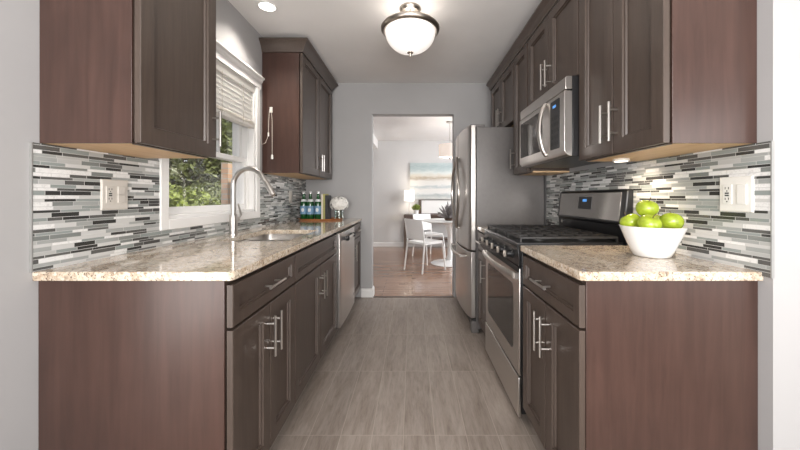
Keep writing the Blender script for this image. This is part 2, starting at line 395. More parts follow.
def dup(root, loc, label, rz=None):
    r = root.copy(); C.objects.link(r); r.location = loc; r['label'] = label
    if rz is not None: r.rotation_euler = (0, 0, rz)
    ROOT[r.name] = tuple(loc)
    for ch in list(root.children):
        c = ch.copy(); C.objects.link(c); c.parent = r
        for g in list(ch.children):
            d = g.copy(); C.objects.link(d); d.parent = c
    return r

# ------------------------------------------------------------------ setting
XL, XR, YF, ZC = -1.233, 1.142, 3.70, 2.475
DY = 7.48                                             # far wall of the dining room
struct('floor', box(NB(), -4, 4, -2.6, YF, -.05, 0), M['tile'], label='taupe wood-look plank tile kitchen floor', smooth=0)
struct('floor', box(NB(), -1.7, 2.7, YF, DY, -.05, 0), M['planks'], label='glossy brown hardwood floor beyond the doorway', smooth=0)
b = NB(); box(b, -4, 4, -2.6, 1.06, ZC, ZC+.08); box(b, -1.403, 4, 1.06, YF+.12, ZC, ZC+.08)
struct('ceiling', b, M['ceil'], label='white kitchen ceiling', smooth=0)
struct('ceiling', box(NB(), -1.7, 2.7, YF+.12, DY+.1, ZC, ZC+.08), M['ceil'], label='white ceiling of the dining room', smooth=0)
WY0, WY1, WZ0, WZ1 = 1.605, 2.515, 1.045, 2.045       # window opening
b = NB(); xo = XL-.17
box(b, xo, XL, .50, WY0, 0, ZC); box(b, xo, XL, WY1, YF, 0, ZC); box(b, xo, XL, WY0, WY1, 0, WZ0); box(b, xo, XL, WY0, WY1, WZ1, ZC)
box(b, -4, xo, .50, .62, 0, ZC)
struct('wall_left', b, M['wall'], label='grey wall with the window above the sink', smooth=0)
b = NB(); box(b, XR, XR+.12, 1.012, YF, 0, ZC); box(b, XR+.12, 4, 1.012, 1.12, 0, ZC)
struct('wall_right', b, M['wall'], label='grey wall behind the range', smooth=0)
DX0, DX1, DZ = -.463, .482, 2.117                     # doorway in the far wall
b = NB(); box(b, XL-.5, DX0, YF, YF+.12, 0, ZC); box(b, DX1, XR+1.6, YF, YF+.12, 0, ZC); box(b, DX0, DX1, YF, YF+.12, DZ, ZC)
struct('wall_far', b, M['wall'], label='grey wall with the open doorway to the dining room', smooth=0)
struct('wall_dining_far', box(NB(), -1.7, 2.7, DY, DY+.1, 0, ZC), M['wall_d'], label='pale dining room wall behind the painting', smooth=0)
struct('wall_dining_left', box(NB(), -1.8, -1.7, YF+.12, DY+.1, 0, ZC), M['wall_d'], smooth=0)
struct('wall_dining_right', box(NB(), 2.7, 2.8, YF+.12, DY+.1, 0, ZC), M['wall_d'], smooth=0)
struct('trim_1', box(NB(), -1.7, -.80, 4.4, DY, 2.285, ZC), M['ceil'], label='white boxed soffit at the dining room ceiling', smooth=0)
def base_board(bm, path, side):
    return sweep(bm, path, [(0, 0), (.016, 0), (.016, .078), (.010, .092), (.004, .1), (0, .1)], side)
struct('baseboard_far', base_board(NB(), [(-.585, YF), (DX0, YF), (DX0, YF+.12)], 1), M['white'], smooth=0)
struct('baseboard_dining', base_board(NB(), [(-1.7, DY), (2.7, DY)], 1), M['white'], smooth=0)
struct('trim_2', box(NB(), DX0, DX1, YF-.012, YF+.012, 0, .006), M['dark_wood'], label='dark wood threshold strip in the doorway', smooth=0)

# mosaic backsplashes
b = NB(); t = .008
box(b, XL, XL+t, 1.034, 1.555, .914, 1.334); box(b, XL, XL+t, 1.555, 2.565, .914, .995); box(b, XL, XL+t, 2.565, YF, .914, 1.35)
struct('backsplash_left', b, M['mosaic'], label='grey and white linear mosaic around the window', smooth=0)
struct('backsplash_right', box(NB(), XR-t, XR, 1.012, 2.70, .90, 1.3345), M['mosaic'], label='grey and white linear mosaic behind the range', smooth=0)

M['edge'] = plain('grey_metal_edging', (.30, .30, .29), .4, .3)
struct('trim_3', box(NB(), XL, XL+t+.001, 1.030, 1.0335, .914, 1.334), M['edge'], label='thin grey edge strip of the left mosaic', smooth=0)
struct('trim_4', box(NB(), XR-t-.001, XR, 1.008, 1.0115, .90, 1.3345), M['edge'], label='thin grey edge strip of the right mosaic', smooth=0)

# window
win = thing('window_1', 'white double-hung window above the sink', 'window', (XL-.06, 2.06, WZ0)); win['kind'] = 'structure'
b = NB(); xc = XL+.016; cw = .052
box(b, XL, xc, WY0-cw, WY0, WZ0-cw, WZ1); box(b, XL, xc, WY1, WY1+cw, WZ0-cw, WZ1); box(b, XL, xc, WY0, WY1, WZ0-cw, WZ0)
obj('casing', b, M['white'], win, bevel=.003)
b = NB(); prism(b, [(XL, 2.02), (XL+.018, 2.02), (XL+.018, 2.065), (XL+.03, 2.075), (XL+.034, 2.09), (XL+.048, 2.10), (XL+.048, 2.112), (XL, 2.112)], WY0-cw-.012, WY1+cw+.012, 'y')
obj('head_casing', b, M['white'], win, bevel=.002)
b = NB(); j = .018
box(b, xo, XL, WY0, WY0+j, WZ0, WZ1); box(b, xo, XL, WY1-j, WY1, WZ0, WZ1); box(b, xo, XL, WY0, WY1, WZ0, WZ0+j); box(b, xo, XL, WY0, WY1, WZ1-j, WZ1)
for yy in (WY0+j, WY1-j-.012): box(b, XL-.055, XL-.043, yy, yy+.012, WZ0+j, WZ1-j)
obj('jamb', b, M['white'], win, bevel=.002)
def sash(name, xa, xb, z0, z1, muntin):
    b = NB(); y0, y1, sw = WY0+j, WY1-j, .042
    box(b, xa, xb, y0, y0+sw, z0, z1); box(b, xa, xb, y1-sw, y1, z0, z1); box(b, xa, xb, y0+sw, y1-sw, z0, z0+.04); box(b, xa, xb, y0+sw, y1-sw, z1-.035, z1)
    if muntin:
        for k in (1, 2): yy = y0+(y1-y0)*k/3; box(b, xa+.008, xb-.004, yy-.009, yy+.009, z0+.04, z1-.035)
        zz = (z0+z1)/2; box(b, xa+.008, xb-.004, y0+sw, y1-sw, zz-.009, zz+.009)
    s_ = obj(name, b, M['white'], win, bevel=.002)
    xm = (xa+xb)/2; obj('pane', box(NB(), xm-.002, xm+.002, y0+sw, y1-sw, z0+.04, z1-.035), M['pane'], s_, smooth=0)
    return s_
sash('lower_sash', XL-.085, XL-.055, WZ0+j, 1.455, False)
sash('upper_sash', XL-.120, XL-.090, 1.42, WZ1-j, True)

bl = thing('window_blind', 'white horizontal blind half raised in the window above the sink', 'blind', (XL-.02, 2.06, 1.70))
obj('headrail', box(NB(), XL-.040, XL+.004, WY0+.022, WY1-.022, 1.965, 2.024), M['slat'], bl, bevel=.003)
def slat(z, tilt):
    y0, y1 = WY0+.024, WY1-.024; d = .024; cx = XL-.015
    dx, dz = d*math.cos(tilt), d*math.sin(tilt); n = Vector((-math.sin(tilt), math.cos(tilt)))*.0013
    poly = [(cx-dx+n.x, z-dz+n.y), (cx+dx+n.x, z+dz+n.y), (cx+dx-n.x, z+dz-n.y), (cx-dx-n.x, z-dz-n.y)]
    obj('slat', prism(NB(), poly, y0, y1, 'y'), M['slat'], bl, smooth=0)
for k in range(7): slat(1.950-.0335*k, -1.25)
for k in range(4): slat(1.738-.006*k, 0)
obj('bottom_rail', box(NB(), XL-.040, XL+.010, WY0+.024, WY1-.024, 1.690, 1.713), M['slat'], bl, bevel=.003)
for yy in (1.80, 2.06, 2.32): obj('lift_cord', tube(NB(), [(XL+.011, yy, 1.70), (XL+.011, yy, 1.97)], .0015, 6), M['cord'], bl)

# outside the window
struct('ground_garden', box(NB(), -16, xo, 1.06, 20, -.3, -.25), M['soil'], smooth=0)
bp = tag(obj('brick_pier', box(NB(), -2.78, -2.68, 4.66, 4.79, -.25, 1.66), M['brick'], smooth=0), 'tan brick pier outside the window', 'pier')
rnd = random.Random(5)
bush_spots = [(-3.95, 5.2, 1.0, 'leaf_y', 2600, 'low yellow-green hedge bush outside, nearest the house in the window view'),
              (-4.5, 7.1, 1.1, 'leaf', 2600, 'low green hedge bush outside, in the middle of the window view'),
              (-5.0, 9.2, 1.2, 'leaf', 2600, 'low green hedge bush outside, beyond the brick pier'),
              (-6.9, 7.3, 3.2, 'leaf_d', 7000, 'tall olive tree-like bush in the back row outside, nearest in the window view'),
              (-7.1, 10.15, 3.7, 'leaf', 7000, 'tall green tree-like bush in the back row outside, second from the house'),
              (-7.3, 13.0, 4.2, 'leaf_d', 7500, 'tall olive tree-like bush in the back row outside, third from the house'),
              (-7.6, 15.9, 4.4, 'leaf_d', 7500, 'tall olive tree-like bush in the back row outside, farthest off')]
for x, y, h, mk, nl, lab in bush_spots:
    t_ = thing('hedge_bush', lab, 'bush', (x, y, -.25), 'hedge bushes outside the window')
    big = h > 2; rad = (1.4, 1.26, h*.64) if big else (.90, .95, h*.80)
    bb = NB(); leaf_cloud(bb, (x, y, h*.58), rad, nl, .11 if big else .06, .35, rnd); obj('foliage', bb, M[mk], t_, smooth=0)
    bb = NB()
    for k in range(4): tube(bb, [(x, y, -.25), (x+rnd.uniform(-.2, .2), y+rnd.uniform(-.2, .2), h*.4), (x+rnd.uniform(-.5, .5), y+rnd.uniform(-.5, .5), h)], [.04, .03, .01], 6)
    obj('stem', bb, M['bark'], t_)

# ------------------------------------------------------------------ base cabinets
def carcass(bm, s, xw, xb, y0, y1, z0, z1, toe=True):
    """hollow box between wall x=xw and front x=xb"""
    t = .018
    zb = .10 if toe else z0
    box(bm, xw, xb, y0, y0+t, zb, z1); box(bm, xw, xb, y1-t, y1, zb, z1); box(bm, xw, xb, y0+t, y1-t, zb, zb+t); box(bm, xw, xw+s*t, y0+t, y1-t, zb+t, z1)
    box(bm, xb-s*t, xb, y0+t, y1-t, z1-.03, z1)
    if toe: box(bm, xw, xb-s*.055, y0, y1, 0, .10)
    return bm
DT, DB = .865, .107
def base_cab(name, label, s, xw, xf, y0, y1, drawer, ndoors, handles='mid', end=None, drawer_pull=True):
    xb = xf-s*(.027 if s > 0 else .0215)
    c = thing(name, label, 'cabinet', ((xw+xb)/2, (y0+y1)/2, 0))
    ya = end if end else y0
    obj('body', carcass(NB(), s, xw, xb, y0, y1, 0, .884), M['door'], c, smooth=0)
    obj('toe_kick', box(NB(), xb-s*.054, xb-s*.050, y0+.001, y1-.001, .002, .0995), M['kick_black'], c, smooth=0)
    if end: obj('end_panel', box(NB(), xw, xb, end, y0, 0, .884), M['veneer'], c, bevel=.001)['label'] = 'reddish brown veneer end panel'
    g = .003; ztop = DT
    if drawer:
        d = obj('drawer' if drawer_pull else 'false_drawer_front', panel_front(NB(), xf, s, ya+g, y1-g, .724, DT, stile=.040), M['door'], c)
        if drawer_pull: obj('handle', pull(NB(), xf, s, (ya+y1)/2, .797, 'y', .15), M['nickel'], d)['label'] = 'satin nickel bar pull'
        ztop = .714
    n = ndoors; W = (y1-ya)/n
    for k in range(n):
        a, e = ya+k*W, ya+(k+1)*W
        d = obj('door', panel_front(NB(), xf, s, a+g, e-g, DB, ztop), M['door'], c)
        hy = (e-.030 if k == 0 else a+.030) if n == 2 else (a+.035 if handles == 'near' else e-.035)
        obj('handle', pull(NB(), xf, s, hy, .590, 'z', .165), M['nickel'], d)['label'] = 'satin nickel bar pull'
    return c
LW, LF = XL+.001, -.592
base_cab('base_cabinet', 'dark brown drawer-over-doors base cabinet at the near left end', 1, LW, LF, 1.062, 1.62, True, 2, end=1.055)
base_cab('sink_base_cabinet', 'dark brown two-door cabinet under the sink', 1, LW, LF, 1.622, 2.53, True, 2, drawer_pull=False)
base_cab('base_cabinet', 'narrow dark brown base cabinet in the far left corner past the dishwasher', 1, LW, LF, 3.20, 3.695, True, 1, 'near')
RW, RF = XR-.001, .553
base_cab('base_cabinet', 'dark brown drawer-over-doors base cabinet below the apple bowl', -1, RW, RF, 1.062, 1.600, True, 2, end=1.055)
base_cab('base_cabinet', 'slim dark brown base cabinet between range and refrigerator', -1, RW, RF, 2.385, 2.685, True, 1, 'near')

# ------------------------------------------------------------------ dishwasher
dw = thing('dishwasher', 'stainless steel dishwasher under the left counter', 'dishwasher', (-.90, 2.865, 0))
obj('body', box(NB(), XL+.03, -.605, 2.545, 3.185, .10, .870), M['black'], dw, smooth=0)
b = NB(); poly = [(-.604, 2.548), (-.576, 2.548), (-.571, 2.558)] + [(-.571+.006*math.sin(PI*k/8), 2.56+.61*k/8) for k in range(1, 8)] + [(-.571, 3.172), (-.576, 3.182), (-.604, 3.182)]
prism(b, poly, .112, .868); d_ = obj('door_panel', b, M['steel'], dw, bevel=.002)
b = NB(); tube(b, [(-.535, 2.64, .815), (-.535, 2.96, .815)], .010, 12)
h_ = obj('handle', b, M['steel_h'], d_)
for yy in (2.655, 2.945):
    b = NB(); tube(b, [(-.573, yy, .815), (-.545, yy, .815)], .014, 12); lathe(b, [(.019, -.545), (.021, -.540), (.021, -.525), (.014, -.519)], (0, yy, .815), 16, axis='x')
    obj('handle_bracket', b, M['black'], d_)['label'] = 'black handle end bracket'
obj('badge', lathe(NB(), [(.012, -.5705), (.012, -.5675)], (0, 3.10, .22), 16, axis='x'), M['black'], d_)['label'] = 'small round dark badge'
obj('kick_plate', box(NB(), -.66, -.655, 2.55, 3.18, .002, .10), M['kick_black'], dw, smooth=0)

# ------------------------------------------------------------------ countertops and sink
def slab(bm, outer, hole=None, z0=.884, z1=.914):
    for z in (z1, z0):
        es = []
        for lp in ([outer, hole] if hole else [outer]):
            vs = [bm.verts.new((x, y, z)) for x, y in lp]
            es += [bm.edges.new((vs[i], vs[(i+1) % len(vs)])) for i in range(len(vs))]
        bmesh.ops.triangle_fill(bm, use_beauty=True, use_dissolve=False, edges=es)
    bm.verts.ensure_lookup_table()
    n0 = 0; vs = bm.verts[:]; tot = len(outer)+(len(hole) if hole else 0)
    top, bot = vs[:tot], vs[tot:]
    st = 0
    for lp in ([outer, hole] if hole else [outer]):
        n = len(lp)
        for i in range(n):
            a, c_ = st+i, st+(i+1) % n
            bm.faces.new((top[a], top[c_], bot[c_], bot[a]))
        st += n
    return bm
SX0, SX1, SY0, SY1 = -1.075, -.690, 1.76, 2.36
o = obj('countertop', slab(NB(), [(XL+.001, 1.037), (-.597, 1.037), (-.586, 1.046), (-.582, 1.06), (-.582, YF-.001), (XL+.001, YF-.001)], rrect(SX0, SX1, SY0, SY1, .05)), M['granite'], bevel=.003, seg=3)
tag(o, 'long speckled cream granite countertop with the sink, left of the aisle', 'countertop', 'granite countertops')
o = obj('countertop', slab(NB(), [(.546, 1.058), (.549, 1.045), (.560, 1.037), (XR-.001, 1.037), (XR-.001, 1.612), (.546, 1.612)]), M['granite'], bevel=.003, seg=3)
tag(o, 'speckled cream granite countertop under the apple bowl', 'countertop', 'granite countertops')
o = obj('countertop', slab(NB(), [(.546, 2.380), (XR-.001, 2.380), (XR-.001, 2.690), (.546, 2.690)]), M['granite'], bevel=.003, seg=3)
tag(o, 'short granite countertop piece between range and refrigerator', 'countertop', 'granite countertops')
sk = thing('sink', 'stainless double-bowl undermount sink set in the left countertop', 'sink', (-.88, 2.06, .70))
for y0, y1 in ((SY0-.006, 2.03), (2.045, SY1+.006)):
    b = NB(); x0, x1 = SX0-.006, SX1+.006; zt = .8835; zb = .715
    R_ = lambda i, z, r: [(x, y, z) for x, y in rrect(x0+i, x1-i, y0+i, y1-i, r)]
    loft(b, [R_(-.004, zt, .05), R_(-.004, zb-.004, .05), R_(.03, zb-.004, .04), R_(.03, zb, .04), R_(.012, zb+.006, .05), R_(0, zb+.03, .05), R_(0, zt, .05)], close=True)
    bmesh.ops.contextual_create(b, geom=[]) if False else None
    vs = [b.verts.new((x, y, zb)) for x, y in rrect(x0+.03, x1-.03, y0+.03, y1-.03, .04)]; b.faces.new(vs)
    bo = obj('bowl', b, M['steel'], sk)
    obj('drain', lathe(NB(), [(.042, zb), (.042, zb+.003), (.034, zb+.003), (.030, zb-.0), (.0, zb+.001)], ((x0+x1)/2, (y0+y1)/2, 0), 20), M['nickel'], bo)
box_ = box(NB(), SX0, SX1, 2.030, 2.045, .72, .866); obj('divider', box_, M['steel'], sk, bevel=.004)

# ------------------------------------------------------------------ faucet
fx, fy, fz = -1.150, 2.06, .914
fa = thing('faucet', 'brushed nickel pull-down gooseneck faucet behind the sink', 'faucet', (fx, fy, fz))
obj('base', lathe(NB(), [(.027, fz), (.027, fz+.006), (.0245, fz+.008), (.0245, fz+.12), (.022, fz+.132), (.016, fz+.136)], (fx, fy, 0), 20), M['nickel'], fa)
R = .105; zc = fz+.32
pts = [(fx, fy, fz+.13), (fx, fy, zc-.06)] + [(fx+R-R*math.cos(a), fy-.02*(1-math.cos(a))/2, zc+R*math.sin(a)) for a in [PI*k/14 for k in range(0, 13)]]
e = Vector(pts[-1]); dirv = (Vector(pts[-1])-Vector(pts[-2])).normalized()
obj('neck', tube(NB(), pts+[e+dirv*.03], .0155, 14), M['nickel'], fa)
obj('spray_head', tube(NB(), [e+dirv*.03, e+dirv*.04, e+dirv*.13, e+dirv*.135], [.0155, .018, .017, .012], 14), M['nickel'], fa)
b = NB(); tube(b, [(fx, fy+.02, fz+.095), (fx+.005, fy+.05, fz+.10)], .013, 12); tube(b, [(fx+.004, fy+.045, fz+.10), (fx+.012, fy+.070, fz+.125), (fx+.006, fy+.045, fz+.20)], [.008, .007, .005], 10)
obj('lever', b, M['nickel'], fa)

# ------------------------------------------------------------------ upper cabinets
UB, UT = 1.335, 2.325
def upper_cab(name, label, s, xw, xf, y0, y1, z0, z1, n, side='near', handle_end='both', end_panel=False, hz=None):
    xb = xf-s*.027; c = thing(name, label, 'cabinet', ((xw+xb)/2, (y0+y1)/2, z0)); t = .016
    b = NB(); ya = y0+(.006 if end_panel else 0)
    box(b, xw, xb, ya, ya+t, z0+.012, z1); box(b, xw, xb, y1-t, y1, z0+.012, z1); box(b, xw, xb, ya+t, y1-t, z1-t, z1); box(b, xw, xw+s*t, ya+t, y1-t, z0+.012, z1-t)
    box(b, xb-s*.018, xb, ya+t, y1-t, z0, z0+.04); box(b, xb-s*.018, xb, ya+t, y1-t, z1-.05, z1-t)
    obj('body', b, M['door'], c, smooth=0)
    obj('underside', box(NB(), xw, xb-s*.019, ya, y1, z0, z0+.0115), M['maple'], c, smooth=0)['label'] = 'pale maple underside'
    if end_panel: obj('end_panel', box(NB(), xw, xb, y0, ya, z0, z1), M['veneer'], c, bevel=.001)['label'] = 'reddish brown veneer end panel'
    W = (y1-y0)/n; g = .003
    for k in range(n):
        a, e = y0+k*W, y0+(k+1)*W
        d = obj('door', panel_front(NB(), xf, s, a+g, e-g, z0+.003, z1-.004), M['door'], c)
        hy = (e-.030 if k == 0 else a+.030) if n == 2 else (a+.03 if side == 'near' else e-.03)
        obj('handle', pull(NB(), xf, s, hy, hz or (z0+.13), 'z', .16), M['nickel'], d)['label'] = 'satin nickel bar pull'
    return c
ULF, URF = -.900, .834
upper_cab('wall_cabinet', 'dark brown single-door wall cabinet at the near left, before the window', 1, LW, ULF, 1.058, 1.475, UB, UT+.02, 1, 'far', end_panel=True)
upper_cab('wall_cabinet', 'dark brown two-door wall cabinet past the window with a cord on its side', 1, LW, ULF, 2.63, 3.60, 1.354, UT+.02, 2, end_panel=True)
upper_cab('wall_cabinet', 'dark brown two-door wall cabinet at the near right, above the apple bowl', -1, RW, URF, 1.058, 1.603, UB, 2.28, 2, end_panel=True)
upper_cab('wall_cabinet', 'short dark brown two-door cabinet above the microwave', -1, RW, URF, 1.606, 2.308, 1.772, 2.28, 2, hz=1.90)
upper_cab('wall_cabinet', 'slim dark brown wall cabinet between microwave and refrigerator', -1, RW, URF, 2.320, 2.63, UB, 2.28, 1, 'far')
upper_cab('wall_cabinet', 'short dark brown two-door cabinet above the refrigerator', -1, RW, URF, 2.635, 3.385, 1.785, 2.28, 2, hz=1.90)
def crown_prof(z, h, p): return [(0, z), (.006, z), (.008, z+h*.12), (.014, z+h*.22), (p*.45, z+h*.5), (p*.85, z+h*.78), (p, z+h*.84), (p, z+h), (0, z+h)]
cl = [('crown_molding', 'dark brown crown molding on top of the far left wall cabinet', [(LW, 2.63), (ULF, 2.63), (ULF, 3.60), (LW, 3.60)], 1, UT+.0205, .094, .058),
      ('crown_molding', 'dark brown crown molding on top of the near left wall cabinet', [(LW, 1.058), (ULF, 1.058), (ULF, 1.475), (LW, 1.475)], 1, UT+.0205, .094, .058),
      ('crown_molding', 'long dark brown crown molding over the wall cabinets right of the aisle', [(RW, 1.058), (URF, 1.058), (URF, 3.385), (RW, 3.385)], -1, 2.2805, .08, .040)]
for nm, lab, path, side, z, h, p_ in cl:
    tag(obj(nm, sweep(NB(), path, crown_prof(z, h, p_), side), M['door'], smooth=25), lab, 'molding', 'cabinet crown moldings')

# blind cord on the far left cabinet
cx_, cy_ = -1.168, 2.6285
ch = thing('cord_hook', 'white cord hook on the side of the far left wall cabinet', 'hook', (cx_+.012, cy_, 1.86))
b = NB(); box(b, cx_+.0, cx_+.022, cy_-.004, cy_-.0005, 1.85, 1.895); tube(b, [(cx_+.011, cy_-.003, 1.865), (cx_+.011, cy_-.016, 1.862), (cx_+.011, cy_-.02, 1.878)], .004, 8)
obj('hook_plate', b, M['plate_w'], ch)
cd = thing('blind_cord', 'looped white blind cord hanging from the cabinet hook to a tassel', 'cord', (cx_+.011, cy_-.015, 1.45))
b = NB()
tube(b, [(cx_+.004, cy_-.014, 1.872), (cx_-.004, cy_-.012, 1.78), (cx_-.008, cy_-.010, 1.66), (cx_-.03, cy_-.012, 1.60), (cx_-.055, cy_-.02, 1.585), (XL+.015, cy_-.05, 1.63), (XL+.012, cy_-.09, 1.72)], .0020, 8)
tube(b, [(cx_+.018, cy_-.014, 1.872), (cx_+.024, cy_-.012, 1.78), (cx_+.024, cy_-.010, 1.50)], .0020, 8)
tube(b, [(cx_+.004, cy_-.014, 1.872), (cx_+.011, cy_-.016, 1.882), (cx_+.018, cy_-.014, 1.872)], .0020, 8)
obj('cord', b, M['cord'], cd)
obj('tassel', lathe(NB(), [(.003, 1.505), (.007, 1.50), (.010, 1.478), (.009, 1.468), (.002, 1.465)], (cx_+.024, cy_-.0115, 0), 12), M['plate_w'], cd)
obj('cord_connector', lathe(NB(), [(.003, 1.685), (.006, 1.683), (.006, 1.655), (.003, 1.653)], (cx_-.007, cy_-.0105, 0), 10), M['plate_w'], cd)

# ------------------------------------------------------------------ refrigerator
FY0, FY1, FZ = 2.712, 3.585, 1.752
fr = thing('refrigerator', 'stainless french-door refrigerator with grey sides beside the doorway', 'refrigerator', (.83, (FY0+FY1)/2, 0))
obj('cabinet_body', box(NB(), .545, XR-.02, FY0, FY1, .035, FZ), M['fridge_side'], fr, bevel=.006)['label'] = 'grey painted refrigerator body'
ym = (FY0+FY1)/2
def bow(y): return .490-.036*(1-((y-ym)/(FY1-FY0)*2)**2)
def fdoor(name, y0, y1, z0, z1):
    n = 12; ys = [y0+(y1-y0)*k/n for k in range(n+1)]
    poly = [(.540, y0)] + [(bow(y)+(.012 if k in (0, n) else 0), y) for k, y in enumerate(ys)] + [(.540, y1)]
    return obj(name, prism(NB(), poly, z0, z1), M['steel'], fr, smooth=30, bevel=.004)
dn = fdoor('door', FY0, ym-.002, .705, 1.768); df = fdoor('door', ym+.002, FY1, .705, 1.768); fz_ = fdoor('freezer_drawer', FY0, FY1, .130, .690)
for d_, sg in ((dn, -1), (df, 1)):
    pts = []
    for k in range(17):
        q = k/16; a = math.sin(PI*q); y = ym+sg*(.022+.20*a); pts.append((bow(y)-.014-.026*a**.6, y, .86+.68*q))
    b = NB(); tube(b, pts, .013, 10)
    for q in (0, 16): tube(b, [pts[q], (pts[q][0]+.02, pts[q][1], pts[q][2])], .012, 10)
    obj('handle', b, M['steel'], d_)
pts = [(bow(FY0+.10+k*(FY1-FY0-.2)/16)-.046, FY0+.10+k*(FY1-FY0-.2)/16, .640-.012*math.sin(PI*k/16)) for k in range(17)]
b = NB(); tube(b, pts, .012, 10)
for q in (0, 16): tube(b, [pts[q], (pts[q][0]+.05, pts[q][1], pts[q][2])], .012, 10)
obj('handle', b, M['steel'], fz_)
for y_ in (FY0+.012, FY1-.075): obj('hinge_cover', box(NB(), .50, .62, y_, y_+.063, FZ, FZ+.024), M['fridge_side'], fr, bevel=.004)
obj('base_grille', box(NB(), .52, .60, FY0+.01, FY1-.01, .03, .122), M['black_matte'], fr, smooth=0)
for yy in (FY0+.04, FY1-.04):
    b = NB(); box(b, .505, .57, yy-.035, yy+.035, .0, .10); obj('foot', b, M['fridge_side'], fr, bevel=.006)

# ------------------------------------------------------------------ range
GY0, GY1 = 1.628, 2.372
ra = thing('gas_range', 'stainless gas range with black cooktop and backguard', 'range', (.85, 2.0, 0))
obj('body', box(NB(), .558, XR-.012, GY0, GY1, .05, .905), M['black'], ra, bevel=.003)
for yy in (GY0+.05, GY1-.05):
    for xx in (.64, 1.08): obj('foot', lathe(NB(), [(.016, 0), (.016, .05)], (xx, yy, 0), 12), M['black_matte'], ra)
b = NB(); prism(b, [(.536, .905), (.536, .916), (.545, .924), (1.075, .924), (1.075, .905)], GY0, GY1, 'y'); obj('cooktop', b, M['black'], ra, bevel=.002)
# slanted control panel with knobs
b = NB(); prism(b, [(.546, .802), (.536, .9045), (.557, .9045), (.557, .802)], GY0, GY1, 'y'); cp = obj('control_panel', b, M['black'], ra, bevel=.003)
for k in range(5):
    yk = GY0+.10+(GY1-GY0-.2)*k/4; b = NB()
    lathe(b, [(.025, -.548), (.025, -.538), (.020, -.532), (.019, -.510), (.016, -.507)], (0, yk, .852), 20, axis='x')
    for v in b.verts: v.co.x = -v.co.x
    kn = obj('knob', b, M['black'], ra)
    obj('knob_grip', box(NB(), .492, .508, yk-.005, yk+.005, .834, .870), M['bronze'], kn, bevel=.003)['label'] = 'silver grip bar'
def oslab(name, z0, z1, xf, mt, xbk=.557): return obj(name, box(NB(), xf, xbk, GY0+.003, GY1-.003, z0, z1), mt, ra, bevel=.004)
od = oslab('oven_door', .243, .792, .546, M['steel_h'])
b = NB(); prism(b, rrect(GY0+.10, GY1-.075, .335, .690, .03), .5445, .5475, 'x'); obj('oven_window', b, M['oven_glass'], od, bevel=.001)['label'] = 'dark glass oven window'
b = NB(); prism(b, rrect(GY0+.003, GY1-.003, .770, .800, .008), .5430, .5475, 'x'); obj('door_vent_trim', b, M['black'], od)
pts = [(.530-.028*math.sin(PI*k/14)-.004, GY0+.02+(GY1-GY0-.04)*k/14, .752) for k in range(15)]
b = NB(); tube(b, pts, .019, 12, .55, up=(0, 0, 1))
for q in (0, 14): box(b, pts[q][0], .548, pts[q][1]-.012, pts[q][1]+.012, .738, .766)
obj('handle', b, M['steel_h'], od)
oslab('storage_drawer', .032, .236, .542, M['steel_h'])
# grates: three cast frames with fingers
for k in range(3):
    y0 = GY0+.022+k*.235; y1 = y0+.228; b = NB(); x0, x1, z = .562, 1.060, .946
    for yy in (y0+.006, y1-.006, (y0+y1)/2): tube(b, [(x0, yy, z), (x1, yy, z)], .0078, 6)
    for xx in [x0+(x1-x0)*q/6 for q in range(7)]: tube(b, [(xx, y0+.006, z), (xx, y1-.006, z)], .0078, 6)
    for xx in (x0, x1):
        for yy in (y0+.006, y1-.006): tube(b, [(xx, yy, z), (xx, yy, .9235)], .007, 6)
    obj('grate', b, M['black_matte'], ra)
for xx, yy, rr in ((.69, GY0+.135, .042), (.93, GY0+.135, .034), (.69, GY1-.135, .034), (.93, GY1-.135, .042), (.81, 2.0, .045)):
    b = NB(); lathe(b, [(rr+.012, .9235), (rr+.012, .930), (rr, .932), (rr, .939), (rr-.01, .941), (0, .941)], (xx, yy, 0), 22); obj('burner', b, M['black_matte'], ra)
# backguard
b = NB(); prism(b, [(1.091, .906), (1.084, 1.015), (XR-.012, 1.015), (XR-.012, .906)], GY0+.004, GY1-.004, 'y'); obj('backguard_riser', b, M['black'], ra, bevel=.004)
b = NB(); prism(b, [(1.098, .99), (1.076, 1.015), (1.094, 1.188), (1.108, 1.200), (XR-.012, 1.200), (XR-.012, .99)], GY0+.001, GY1-.001, 'y'); bg_ = obj('backguard', b, M['black'], ra, bevel=.012, seg=3)
sl = (1.094-1.076)/(1.188-1.015)
def bgx(z): return 1.076+sl*(z-1.015)
def on_guard(bm, y0, y1, z0, z1, out):
    loft(bm, [[(bgx(z0)-o, y0, z0), (bgx(z0)-o, y1, z0), (bgx(z1)-o, y1, z1), (bgx(z1)-o, y0, z1)] for o in (-.003, out)]); return bm
fp = obj('control_fascia', on_guard(NB(), GY0+.038, GY1-.032, 1.030, 1.182, .0025), M['dark_steel'], bg_, bevel=.001); fp['label'] = 'brushed grey steel control fascia'
obj('display', on_guard(NB(), 1.930, 2.080, 1.082, 1.158, .005), M['black'], bg_, smooth=0)['label'] = 'black clock display'
obj('clock_digits', on_guard(NB(), 1.985, 2.030, 1.128, 1.144, .0062), M['blue'], bg_, smooth=0)['label'] = 'glowing blue clock digits'
obj('badge', lathe(NB(), [(.011, 1.081), (.011, 1.092)], (0, GY1-.06, .985), 18, axis='x'), M['nickel'], ra)['label'] = 'small round silver maker badge'

